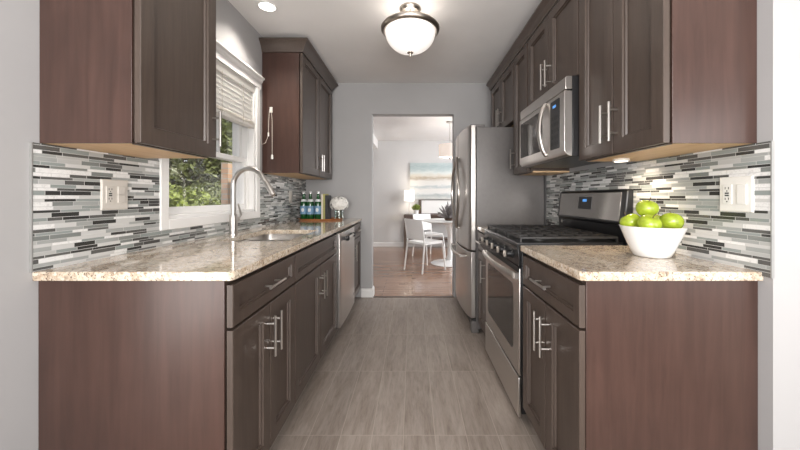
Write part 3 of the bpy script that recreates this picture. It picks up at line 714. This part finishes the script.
# ------------------------------------------------------------------ microwave
MY0, MY1, MZ0, MZ1, MX = 1.606, 2.272, 1.362, 1.768, .770
mw = thing('microwave', 'stainless over-the-range microwave under the short cabinet', 'microwave', (.95, 1.957, MZ0))
obj('case', box(NB(), MX+.035, XR-.012, MY0, MY1, MZ0, MZ1), M['black'], mw, bevel=.003)['label'] = 'black microwave case'
b = NB(); prism(b, [(MX+.034, MZ1-.002), (MX+.008, MZ1-.002), (MX, MZ1-.012), (MX, MZ1-.068), (MX+.034, MZ1-.068)], MY0, MY1, 'y'); obj('vent_strip', b, M['steel_h'], mw, bevel=.002)
b = NB(); prism(b, [(MX+.034, MZ1-.075), (MX-.004, MZ1-.075), (MX-.006, MZ1-.09), (MX-.006, MZ0+.03), (MX+.008, MZ0+.008), (MX+.034, MZ0)], MY0, MY1, 'y'); md = obj('door', b, M['steel_h'], mw, bevel=.002)
def mplate(name, y0, y1, z0, z1, mt, o=.0075, r=.008, par=md):
    return obj(name, prism(NB(), rrect(y0, y1, z0, z1, r), MX-o, MX-.004, 'x'), mt, par)
mplate('window', 1.880, 2.245, MZ0+.065, MZ1-.105, M['oven_glass'])['label'] = 'dark glass door window'
mplate('keypad', 1.655, 1.765, MZ0+.05, MZ1-.095, M['black'])['label'] = 'black keypad'
mplate('display', 1.695, 1.735, MZ1-.134, MZ1-.120, M['blue'], .0082, .003)['label'] = 'blue lit display'
b = NB(); bt = []
for r_ in range(5):
    for c_ in range(3): box(b, MX-.0088, MX-.007, 1.668+c_*.032, 1.688+c_*.032, MZ0+.07+r_*.034, MZ0+.09+r_*.034)
obj('keys', b, M['slot'], md, smooth=0)
pts = [(MX-.012-.034*math.sin(PI*k/14)**.7, 1.825, MZ0+.035+(MZ1-MZ0-.12)*k/14) for k in range(15)]
b = NB(); tube(b, pts, .011, 12, 1.5, up=(1, 0, 0))
for q in (0, 14): tube(b, [(MX-.003, pts[q][1], pts[q][2]), (pts[q][0]-.004, pts[q][1], pts[q][2])], .011, 10)
obj('handle', b, M['nickel'], md)
obj('badge', lathe(NB(), [(.009, MX-.001), (.009, MX+.004)], (0, 1.99, MZ1-.04), 14, axis='x'), M['nickel'], mw)
pk = thing('puck_light', 'lit round under-cabinet light above the tiles near the range', 'light', (.98, 1.50, UB-.012))
obj('housing', lathe(NB(), [(.034, UB-.0005), (.036, UB-.010), (.030, UB-.012), (.028, UB-.008), (0, UB-.008)], (.98, 1.50, 0), 20), M['plate_w'], pk)
obj('lens', lathe(NB(), [(.0275, UB-.0085), (.0275, UB-.011), (0, UB-.0115)], (.98, 1.50, 0), 20), M['puck'], pk)
pl = light('puck_bulb', 'SPOT', (.98, 1.50, UB-.02), 5, (1, .84, .64), .02, (1.08, 1.58, .9), spot_size=2.6, spot_blend=.7)

# ------------------------------------------------------------------ ceiling lights
cx, cy = -.012, 2.238
cf = thing('ceiling_light', 'semi-flush ceiling light with white glass bowl and nickel rim', 'light', (cx, cy, ZC))
obj('canopy', lathe(NB(), [(.072, ZC-.0005), (.075, ZC-.012), (.066, ZC-.030), (.045, ZC-.036), (.020, ZC-.040), (0, ZC-.040)], (cx, cy, 0), 28), M['bronze'], cf)
zr = 2.337
b = NB()
for k in range(3):
    a = 2*PI*k/3+.5; ca, sa = math.cos(a), math.sin(a)
    tube(b, [(cx+.045*ca, cy+.045*sa, ZC-.033), (cx+.05*ca, cy+.05*sa, zr+.05), (cx+.10*ca, cy+.10*sa, zr+.012), (cx+.185*ca, cy+.185*sa, zr)], .006, 8)
obj('arm', b, M['bronze'], cf)
obj('rim', lathe(NB(), [(.165, zr+.010), (.195, zr+.008), (.205, zr-.004), (.203, zr-.018), (.196, zr-.026), (.186, zr-.030), (.178, zr-.026), (.176, zr-.004), (.163, zr+.004)], (cx, cy, 0), 40, close=True), M['bronze'], cf)
prof = [(.176*math.cos(a), zr-.026-.145*math.sin(a)) for a in [PI/2*k/10 for k in range(11)]]
inn = [(.170*math.cos(a), zr-.026-.139*math.sin(a)) for a in [PI/2*k/10 for k in range(10, -1, -1)]]
obj('glass_bowl', lathe(NB(), prof+inn, (cx, cy, 0), 40, close=True), M['bowl_glass'], cf)
zb_ = zr-.171
obj('finial', lathe(NB(), [(.002, zb_+.004), (.022, zb_+.002), (.022, zb_-.003), (.010, zb_-.008), (.007, zb_-.016), (.010, zb_-.022), (.007, zb_-.030), (.001, zb_-.032)], (cx, cy, 0), 18), M['bronze'], cf)
light('ceiling_bulb', 'POINT', (cx, cy, zr-.02), .8, (1, .90, .78), .05)
rx, ry = -1.0, 2.21
rc = thing('recessed_light', 'round recessed downlight in the ceiling above the sink', 'light', (rx, ry, ZC))
obj('trim_ring', lathe(NB(), [(.052, ZC-.0005), (.066, ZC-.0005), (.066, ZC-.004), (.054, ZC-.007), (.052, ZC-.004)], (rx, ry, 0), 28, close=True), M['white'], rc)
obj('lens', lathe(NB(), [(.052, ZC-.0005), (.052, ZC-.0035), (0, ZC-.004)], (rx, ry, 0), 28), M['led'], rc)
light('downlight_bulb', 'SPOT', (rx, ry, ZC-.02), 28, (1, .93, .84), .04, (rx+.05, ry, 0), spot_size=2.2, spot_blend=.8)

# ------------------------------------------------------------------ wall plates
def plate(name, label, s, xw, y0, y1, z0, z1, mt):
    t_ = thing(name, label, 'wall plate', (xw, (y0+y1)/2, (z0+z1)/2), 'wall plates on the backsplash')
    pts = lambda i, d: [(xw+s*d, y0+i, z0+i), (xw+s*d, y1-i, z0+i), (xw+s*d, y1-i, z1-i), (xw+s*d, y0+i, z1-i)]
    obj('cover', loft(NB(), [pts(0, .0002), pts(0, .003), pts(.004, .006)]), mt, t_); return t_
def gfci(t_, s, xw, yc, zc, mt):
    o = obj('receptacle', box(NB(), xw+s*.0055, xw+s*.0085, yc-.0165, yc+.0165, zc-.034, zc+.034), mt, t_, bevel=.001); b = NB()
    for dz in (-.019, .019):
        for dy in (-.006, .006): box(b, xw+s*.0085, xw+s*.0089, yc+dy-.0013, yc+dy+.0013, zc+dz-.001, zc+dz+.007)
        lathe(b, [(.0024, xw+s*.0085), (.0024, xw+s*.0089)], (0, yc, zc+dz-.007), 8, axis='x')
    for dz in (-.004, .004): box(b, xw+s*.0085, xw+s*.0092, yc-.007, yc+.007, zc+dz-.0025, zc+dz+.0025)
    obj('slots', b, M['slot'], o, smooth=0)['label'] = 'dark outlet slots'
def rockers(t_, s, xw, yc, zc, mt, n):
    H = .068; gap = .002; h = (H-gap*(n-1))/n
    for k in range(n):
        z0 = zc-H/2+k*(h+gap); obj('switch', box(NB(), xw+s*.0055, xw+s*.010, yc-.0165, yc+.0165, z0, z0+h), mt, t_, bevel=.0015)
lx = XL+t
p1 = plate('outlet_plate', 'ivory double wall plate with outlet and two switches, left of the window', 1, lx, 1.257, 1.375, 1.105, 1.228, M['plate'])
gfci(p1, 1, lx, 1.291, 1.1665, M['plate']); rockers(p1, 1, lx, 1.341, 1.1665, M['plate'], 2)
rxp = XR-t
p2 = plate('outlet_plate', 'white double wall plate with outlet, right of the apple bowl', -1, rxp, 1.060, 1.176, 1.105, 1.228, M['plate_w'])
gfci(p2, -1, rxp, 1.144, 1.1665, M['plate_w']); rockers(p2, -1, rxp, 1.093, 1.1665, M['plate_w'], 1)
p3 = plate('outlet_plate', 'single wall plate on dark tiles left of the green bottles', 1, lx, 3.185, 3.262, 1.10, 1.22, M['plate'])
rockers(p3, 1, lx, 3.2235, 1.16, M['plate'], 1)

# ------------------------------------------------------------------ bowl of apples
bx, by, bz = .985, 1.315, .9142
tag(obj('fruit_bowl', lathe(NB(), [(0, bz), (.056, bz), (.064, bz+.005), (.078, bz+.033), (.097, bz+.080), (.1125, bz+.120), (.1145, bz+.1235), (.1115, bz+.1245), (.108, bz+.119), (.092, bz+.080), (.073, bz+.035), (.056, bz+.011), (0, bz+.010)], (bx, by, 0), 48), M['white_cer'], smooth=50),
    'white ceramic bowl of green apples on the right countertop', 'bowl')
def apple(label, c, tilt, rz):
    t_ = thing('green_apple', label, 'apple', c, 'green apples in the white bowl'); r = .0405
    prof = []
    for k in range(15):
        a = -PI/2+PI*k/14; rr = r*math.cos(a)*(1+.06*math.sin(a)); zz = r*.92*math.sin(a)
        dip = max(0, 1-(abs(rr)/(.022)))**1.5
        zz += -.012*dip if a > 0 else .007*dip
        prof.append((max(rr, 0), zz))
    b = NB(); lathe(b, prof, (0, 0, 0), 26); s_ = NB(); tube(s_, [(0, 0, r*.70), (.002, 0, r*.95), (.006, 0, r*1.16)], [.0016, .0014, .002], 6)
    mtx = Matrix.Translation(Vector(c)) @ Matrix.Rotation(rz, 4, 'Z') @ Matrix.Rotation(tilt, 4, 'X')
    b.transform(mtx); s_.transform(mtx)
    obj('flesh', b, M['apple'], t_, smooth=80); obj('stem', s_, M['stem'], t_)
apple('green apple on top of the others in the white bowl', (.974, 1.326, 1.109), .25, .3)
apple('green apple at the right side of the white bowl', (1.034, 1.276, 1.057), .4, 2.4)
apple('green apple at the left rear of the white bowl', (.926, 1.354, 1.050), -.5, 1.0)
apple('green apple at the front left of the white bowl', (.938, 1.264, 1.050), .5, .2)
apple('green apple behind the right-hand apple in the white bowl', (1.034, 1.362, 1.049), -.3, 4.0)
apple('green apple at the bottom of the white bowl', (bx, by, bz+.052), .1, 4.0)

# ------------------------------------------------------------------ tray of bottles, books and flowers
tz = .9142
b = NB(); ov = lambda sx, sy, n=40: [(-.965+sx*math.copysign(abs(math.cos(2*PI*k/n))**.8, math.cos(2*PI*k/n)), 3.40+sy*math.copysign(abs(math.sin(2*PI*k/n))**.8, math.sin(2*PI*k/n))) for k in range(n)]
loft(b, [[(x, y, z) for x, y in ov(sx, sy)] for sx, sy, z in ((.215, .125, tz), (.235, .14, tz+.014), (.238, .142, tz+.017), (.232, .137, tz+.017), (.222, .130, tz+.008))])
tag(obj('serving_tray', b, M['tray']), 'oval wooden serving tray in the far left counter corner', 'tray')
tz2 = tz+.0082
def bottle(c):
    x, y, z = c; t_ = thing('water_bottle', '', 'bottle', c, 'green bottles on the tray')
    obj('glass', lathe(NB(), [(0, z), (.034, z), (.037, z+.006), (.037, z+.165), (.033, z+.185), (.020, z+.215), (.0145, z+.24), (.0135, z+.270), (.0145, z+.272), (.0145, z+.279), (0, z+.279)], (x, y, 0), 22), M['bottle'], t_)
    l_ = obj('body_label', lathe(NB(), [(.0371, z+.055), (.0376, z+.055), (.0376, z+.142), (.0371, z+.142)], (x, y, 0), 22, close=True), M['label'], t_); l_['label'] = 'pale blue paper label'
    obj('label_emblem', prism(NB(), rrect(x-.014, x+.014, z+.080, z+.118, .012), y-.0385, y-.034, 'y'), M['label_w'], l_)
    obj('neck_label', lathe(NB(), [(.0335, z+.186), (.0345, z+.186), (.0225, z+.212), (.0215, z+.212)], (x, y, 0), 22, close=True), M['label_w'], t_)
    obj('cap', lathe(NB(), [(.0146, z+.268), (.0155, z+.268), (.0155, z+.292), (.013, z+.296), (0, z+.296)], (x, y, 0), 18), M['cap'], t_)
    return t_
bt0 = bottle((-1.140, 3.375, tz2)); bt0['label'] = 'green glass water bottle with blue label, leftmost on the tray'
dup(bt0, (-1.064, 3.352, tz2), 'green glass water bottle with blue label, between the other two on the tray')
dup(bt0, (-.990, 3.375, tz2), 'green glass water bottle with blue label, next to the books on the tray')
def book(label, x0, x1, y0, y1, h, mt):
    t_ = thing('book', label, 'book', ((x0+x1)/2, (y0+y1)/2, tz2), 'books standing on the tray'); b = NB(); k = .0025
    box(b, x0, x0+k, y0, y1, tz2, tz2+h); box(b, x1-k, x1, y0, y1, tz2, tz2+h); box(b, x0+k, x1-k, y0, y0+k, tz2, tz2+h)
    obj('cover', b, mt, t_, smooth=0); obj('pages', box(NB(), x0+k, x1-k, y0+k, y1-.004, tz2+.003, tz2+h-.004), M['paper'], t_, smooth=0)['label'] = 'cream page block'
book('slim cream book beside the right-hand bottle on the tray', -.950, -.933, 3.35, 3.49, .262, M['paper'])
book('olive green book standing between cream and black books', -.931, -.910, 3.345, 3.49, .268, M['book_a'])
book('black book standing next to the white flowers', -.907, -.882, 3.345, 3.49, .252, M['book_b'])
vx, vy = -.770, 3.385
tag(obj('glass_vase', lathe(NB(), [(0, tz2), (.046, tz2), (.048, tz2+.004), (.048, tz2+.092), (.045, tz2+.092), (.044, tz2+.010), (0, tz2+.008)], (vx, vy, 0), 24), M['vase_glass']), 'small clear glass vase holding white flowers on the tray', 'vase')
hy = thing('hydrangea_bunch', 'round white hydrangea bunch in the small glass vase', 'flowers', (vx, vy, tz2+.02))
b = NB(); rn = random.Random(3); lathe(b, [(.0, tz2+.095), (.045, tz2+.105), (.076, tz2+.150), (.058, tz2+.205), (0, tz2+.225)], (vx, vy, 0), 14)
for _ in range(260):
    q = Vector((rn.gauss(0, 1), rn.gauss(0, 1), rn.gauss(0, 1))).normalized()
    if q.z < -.6: continue
    p = Vector((vx, vy, tz2+.158))+Vector((q.x*.095, q.y*.088, q.z*.080)); a = q.orthogonal().normalized(); c2 = q.cross(a); ang = rn.uniform(0, 6)
    for k in range(4):
        d = a*math.cos(ang+k*PI/2)+c2*math.sin(ang+k*PI/2); e2 = q.cross(d); s_ = .013
        b.faces.new([b.verts.new(p), b.verts.new(p+d*s_*.6+e2*s_*.5+q*.003), b.verts.new(p+d*s_*1.2+q*.001), b.verts.new(p+d*s_*.6-e2*s_*.5+q*.003)])
obj('flower_head', b, M['petal'], hy, smooth=0)
b = NB()
for k in range(6): a = k*1.05; tube(b, [(vx+.02*math.cos(a+2), vy+.02*math.sin(a+2), tz2+.02), (vx+.03*math.cos(a), vy+.03*math.sin(a), tz2+.14)], .003, 6)
obj('stems', b, M['leaf_d'], hy)

# ------------------------------------------------------------------ dining room
tx, ty = .665, 5.60
tb = thing('dining_table', 'round white pedestal dining table in the room beyond the doorway', 'table', (tx, ty, 0))
obj('tabletop', lathe(NB(), [(0, .728), (.46, .728), (.50, .742), (.503, .748), (.50, .753), (0, .753)], (tx, ty, 0), 48), M['chair_white'], tb)
obj('pedestal', lathe(NB(), [(0, 0), (.33, 0), (.335, .006), (.30, .016), (.16, .032), (.075, .065), (.048, .14), (.040, .30), (.046, .50), (.085, .66), (.17, .727), (0, .727)], (tx, ty, 0), 40), M['chair_white'], tb)
def chair(label, c, rz):
    t_ = thing('dining_chair', label, 'chair', c, 'white dining chairs'); X, Y, Z = c      # local: faces +x
    P = lambda x, y, z: (X+x, Y+y, Z+z)
    b = NB(); loft(b, [[P(x, y, z) for x, y in rrect(-.20, .21, -.205, .205, .05)] for z in (.440, .462)]); obj('seat', b, M['chair_white'], t_, bevel=.006)
    b = NB(); rings = []
    for z, x in ((.50, -.205), (.60, -.215), (.72, -.235), (.80, -.255), (.815, -.258)):
        hw = .195 if z < .81 else .185; n = 8
        ys = [-hw+2*hw*k/n for k in range(n+1)]
        cv = lambda y: -.03*(1-(y/hw)**2)
        rings.append([P(x+cv(y), y, z) for y in ys]+[P(x+cv(y)-.012, y, z) for y in reversed(ys)])
    loft(b, rings); obj('backrest', b, M['chair_white'], t_)
    for sy in (-1, 1):
        obj('leg', tube(NB(), [P(.235, sy*.215, 0), P(.19, sy*.195, .40), P(.17, sy*.19, .438)], .0125, 10), M['chair_white'], t_)
        obj('leg', tube(NB(), [P(-.26, sy*.215, 0), P(-.205, sy*.200, .44), P(-.210, sy*.200, .52), P(-.262, sy*.198, .815)], .0125, 10), M['chair_white'], t_)
    b = NB()
    for sy in (-1, 1): tube(b, [P(-.205, sy*.195, .432), P(.18, sy*.19, .432)], .010, 8)
    tube(b, [P(-.205, -.195, .432), P(-.205, .195, .432)], .010, 8); tube(b, [P(.17, -.19, .432), P(.17, .19, .432)], .010, 8)
    obj('seat_frame', b, M['chair_white'], t_)
    t_.rotation_euler = (0, 0, rz); return t_
c0 = chair('nearer white dining chair seen from behind, left of the pedestal table', (.215, 5.12, 0), math.radians(40))
dup(c0, (.33, 6.18, 0), 'farther white dining chair on the console side of the round table', math.radians(-58))
# pendant
pz = 1.857
pd = thing('pendant_light', 'drum pendant light with warm glass shade over the dining table', 'light', (tx, ty, ZC))
obj('canopy', lathe(NB(), [(.065, ZC-.0005), (.065, ZC-.02), (.02, ZC-.03), (0, ZC-.03)], (tx, ty, 0), 22), M['nickel'], pd)
obj('rod', tube(NB(), [(tx, ty, ZC-.025), (tx, ty, pz-.03)], .007, 10), M['nickel'], pd)
obj('shade', lathe(NB(), [(.190, pz), (.195, pz), (.20, pz+.21), (.195, pz+.21)], (tx, ty, 0), 36, close=True), M['pendant_glass'], pd)
b = NB(); lathe(b, [(.190, pz-.004), (.199, pz-.004), (.199, pz-.0005), (.190, pz-.0005)], (tx, ty, 0), 36, close=True)
for k in range(3): a = k*2.094+.4; tube(b, [(tx, ty, pz+.02), (tx+.194*math.cos(a), ty+.194*math.sin(a), pz-.002)], .004, 6)
lathe(b, [(0, pz-.05), (.018, pz-.045), (.010, pz-.03), (.03, pz-.02), (.03, pz-.015), (0, pz-.012)], (tx, ty, 0), 16); obj('shade_frame', b, M['nickel'], pd)
light('pendant_bulb', 'POINT', (tx, ty, pz+.10), 3, (1, .86, .70), .06)
# console table with lamp, plant, framed panel
kx0, kx1, ky0, ky1, kz = -.185, 1.25, 7.10, 7.455, .757
ct = thing('console_table', 'dark brown console table against the dining room wall', 'table', ((kx0+kx1)/2, (ky0+ky1)/2, 0))
obj('tabletop', box(NB(), kx0, kx1, ky0, ky1, kz-.035, kz), M['dark_wood'], ct, bevel=.003)
for x in (kx0+.03, kx1-.03):
    for y in (ky0+.03, ky1-.03): obj('leg', box(NB(), x-.026, x+.026, y-.026, y+.026, 0, kz-.0352), M['dark_wood'], ct, bevel=.003)
b = NB(); box(b, kx0+.06, kx1-.06, ky0+.02, ky0+.04, kz-.12, kz-.0353); box(b, kx0+.06, kx1-.06, ky1-.04, ky1-.02, kz-.12, kz-.0353); obj('apron', b, M['dark_wood'], ct, smooth=0)
obj('lower_shelf', box(NB(), kx0+.012, kx1-.012, ky0+.012, ky1-.012, .20, .225), M['dark_wood'], ct, smooth=0)
lx_, ly_ = -.065, 7.27
lp = thing('table_lamp', 'lit table lamp with white shade on the console table', 'lamp', (lx_, ly_, kz))
obj('base', lathe(NB(), [(0, kz+.0003), (.06, kz+.0003), (.062, kz+.012), (.014, kz+.022), (.009, kz+.05), (.009, kz+.34), (0, kz+.34)], (lx_, ly_, 0), 20), M['nickel'], lp)
obj('lamp_shade', lathe(NB(), [(.113, 1.065), (.116, 1.065), (.110, 1.315), (.107, 1.315)], (lx_, ly_, 0), 30, close=True), M['fabric_shade'], lp)
light('lamp_bulb', 'POINT', (lx_, ly_, 1.18), 2.5, (1, .84, .64), .04)
qx, qy = .095, 7.19
pp = thing('potted_plant', 'small green plant in a white pot on the console table', 'plant', (qx, qy, kz))
obj('pot', lathe(NB(), [(0, kz+.0003), (.045, kz+.0003), (.062, kz+.11), (.058, kz+.11), (.05, kz+.095), (0, kz+.095)], (qx, qy, 0), 22), M['white_cer'], pp)
obj('foliage', leaf_cloud(NB(), (qx, qy, kz+.165), (.095, .09, .075), 420, .022, .2, rn), M['leaf_y'], pp, smooth=0)
fpn = thing('framed_panel', 'dark-framed pale panel standing on the console below the painting', 'picture', (.70, 7.42, kz))
b = NB(); fx0, fx1, fz0, fz1 = .15, 1.20, kz+.0005, 1.095; box(b, fx0, fx0+.07, 7.40, 7.44, fz0, fz1); box(b, fx1-.11, fx1, 7.40, 7.44, fz0, fz1); box(b, fx0+.07, fx1-.11, 7.40, 7.44, fz0, fz0+.02); box(b, fx0+.07, fx1-.11, 7.40, 7.44, fz1-.012, fz1)
obj('frame', b, M['dark_wood'], fpn, bevel=.003); obj('panel', box(NB(), fx0+.07, fx1-.11, 7.425, 7.435, fz0+.02, fz1-.012), M['white'], fpn, smooth=0)
pa = thing('seascape_painting', 'large abstract blue and white seascape canvas on the dining room wall', 'painting', (.60, DY-.02, 1.11))
o = obj('canvas', box(NB(), -.045, 1.26, DY-.036, DY-.001, 1.112, 1.952), M['art'], pa, smooth=0)
# spiky succulent on the table
ux, uy, uz = .635, 5.50, .7532
su = thing('spiky_succulent', 'dark spiky succulent centrepiece on the round table', 'plant', (ux, uy, uz))
obj('dish', lathe(NB(), [(0, uz), (.06, uz), (.085, uz+.035), (.080, uz+.035), (.055, uz+.008), (0, uz+.008)], (ux, uy, 0), 22), M['dark_wood'], su)
b = NB()
for k in range(46):
    el = math.radians(rn.uniform(5, 85)); az = rn.uniform(0, 2*PI); L = rn.uniform(.20, .30)
    d = Vector((math.cos(el)*math.cos(az), math.cos(el)*math.sin(az), math.sin(el))); o_ = Vector((ux, uy, uz+.045))
    tube(b, [o_+d*.01, o_+d*L*.5, o_+d*L*.85+Vector((0, 0, .008)), o_+d*L+Vector((0, 0, .014))], [.008, .017, .011, .001], 6)
obj('leaves', b, M['spike'], su)
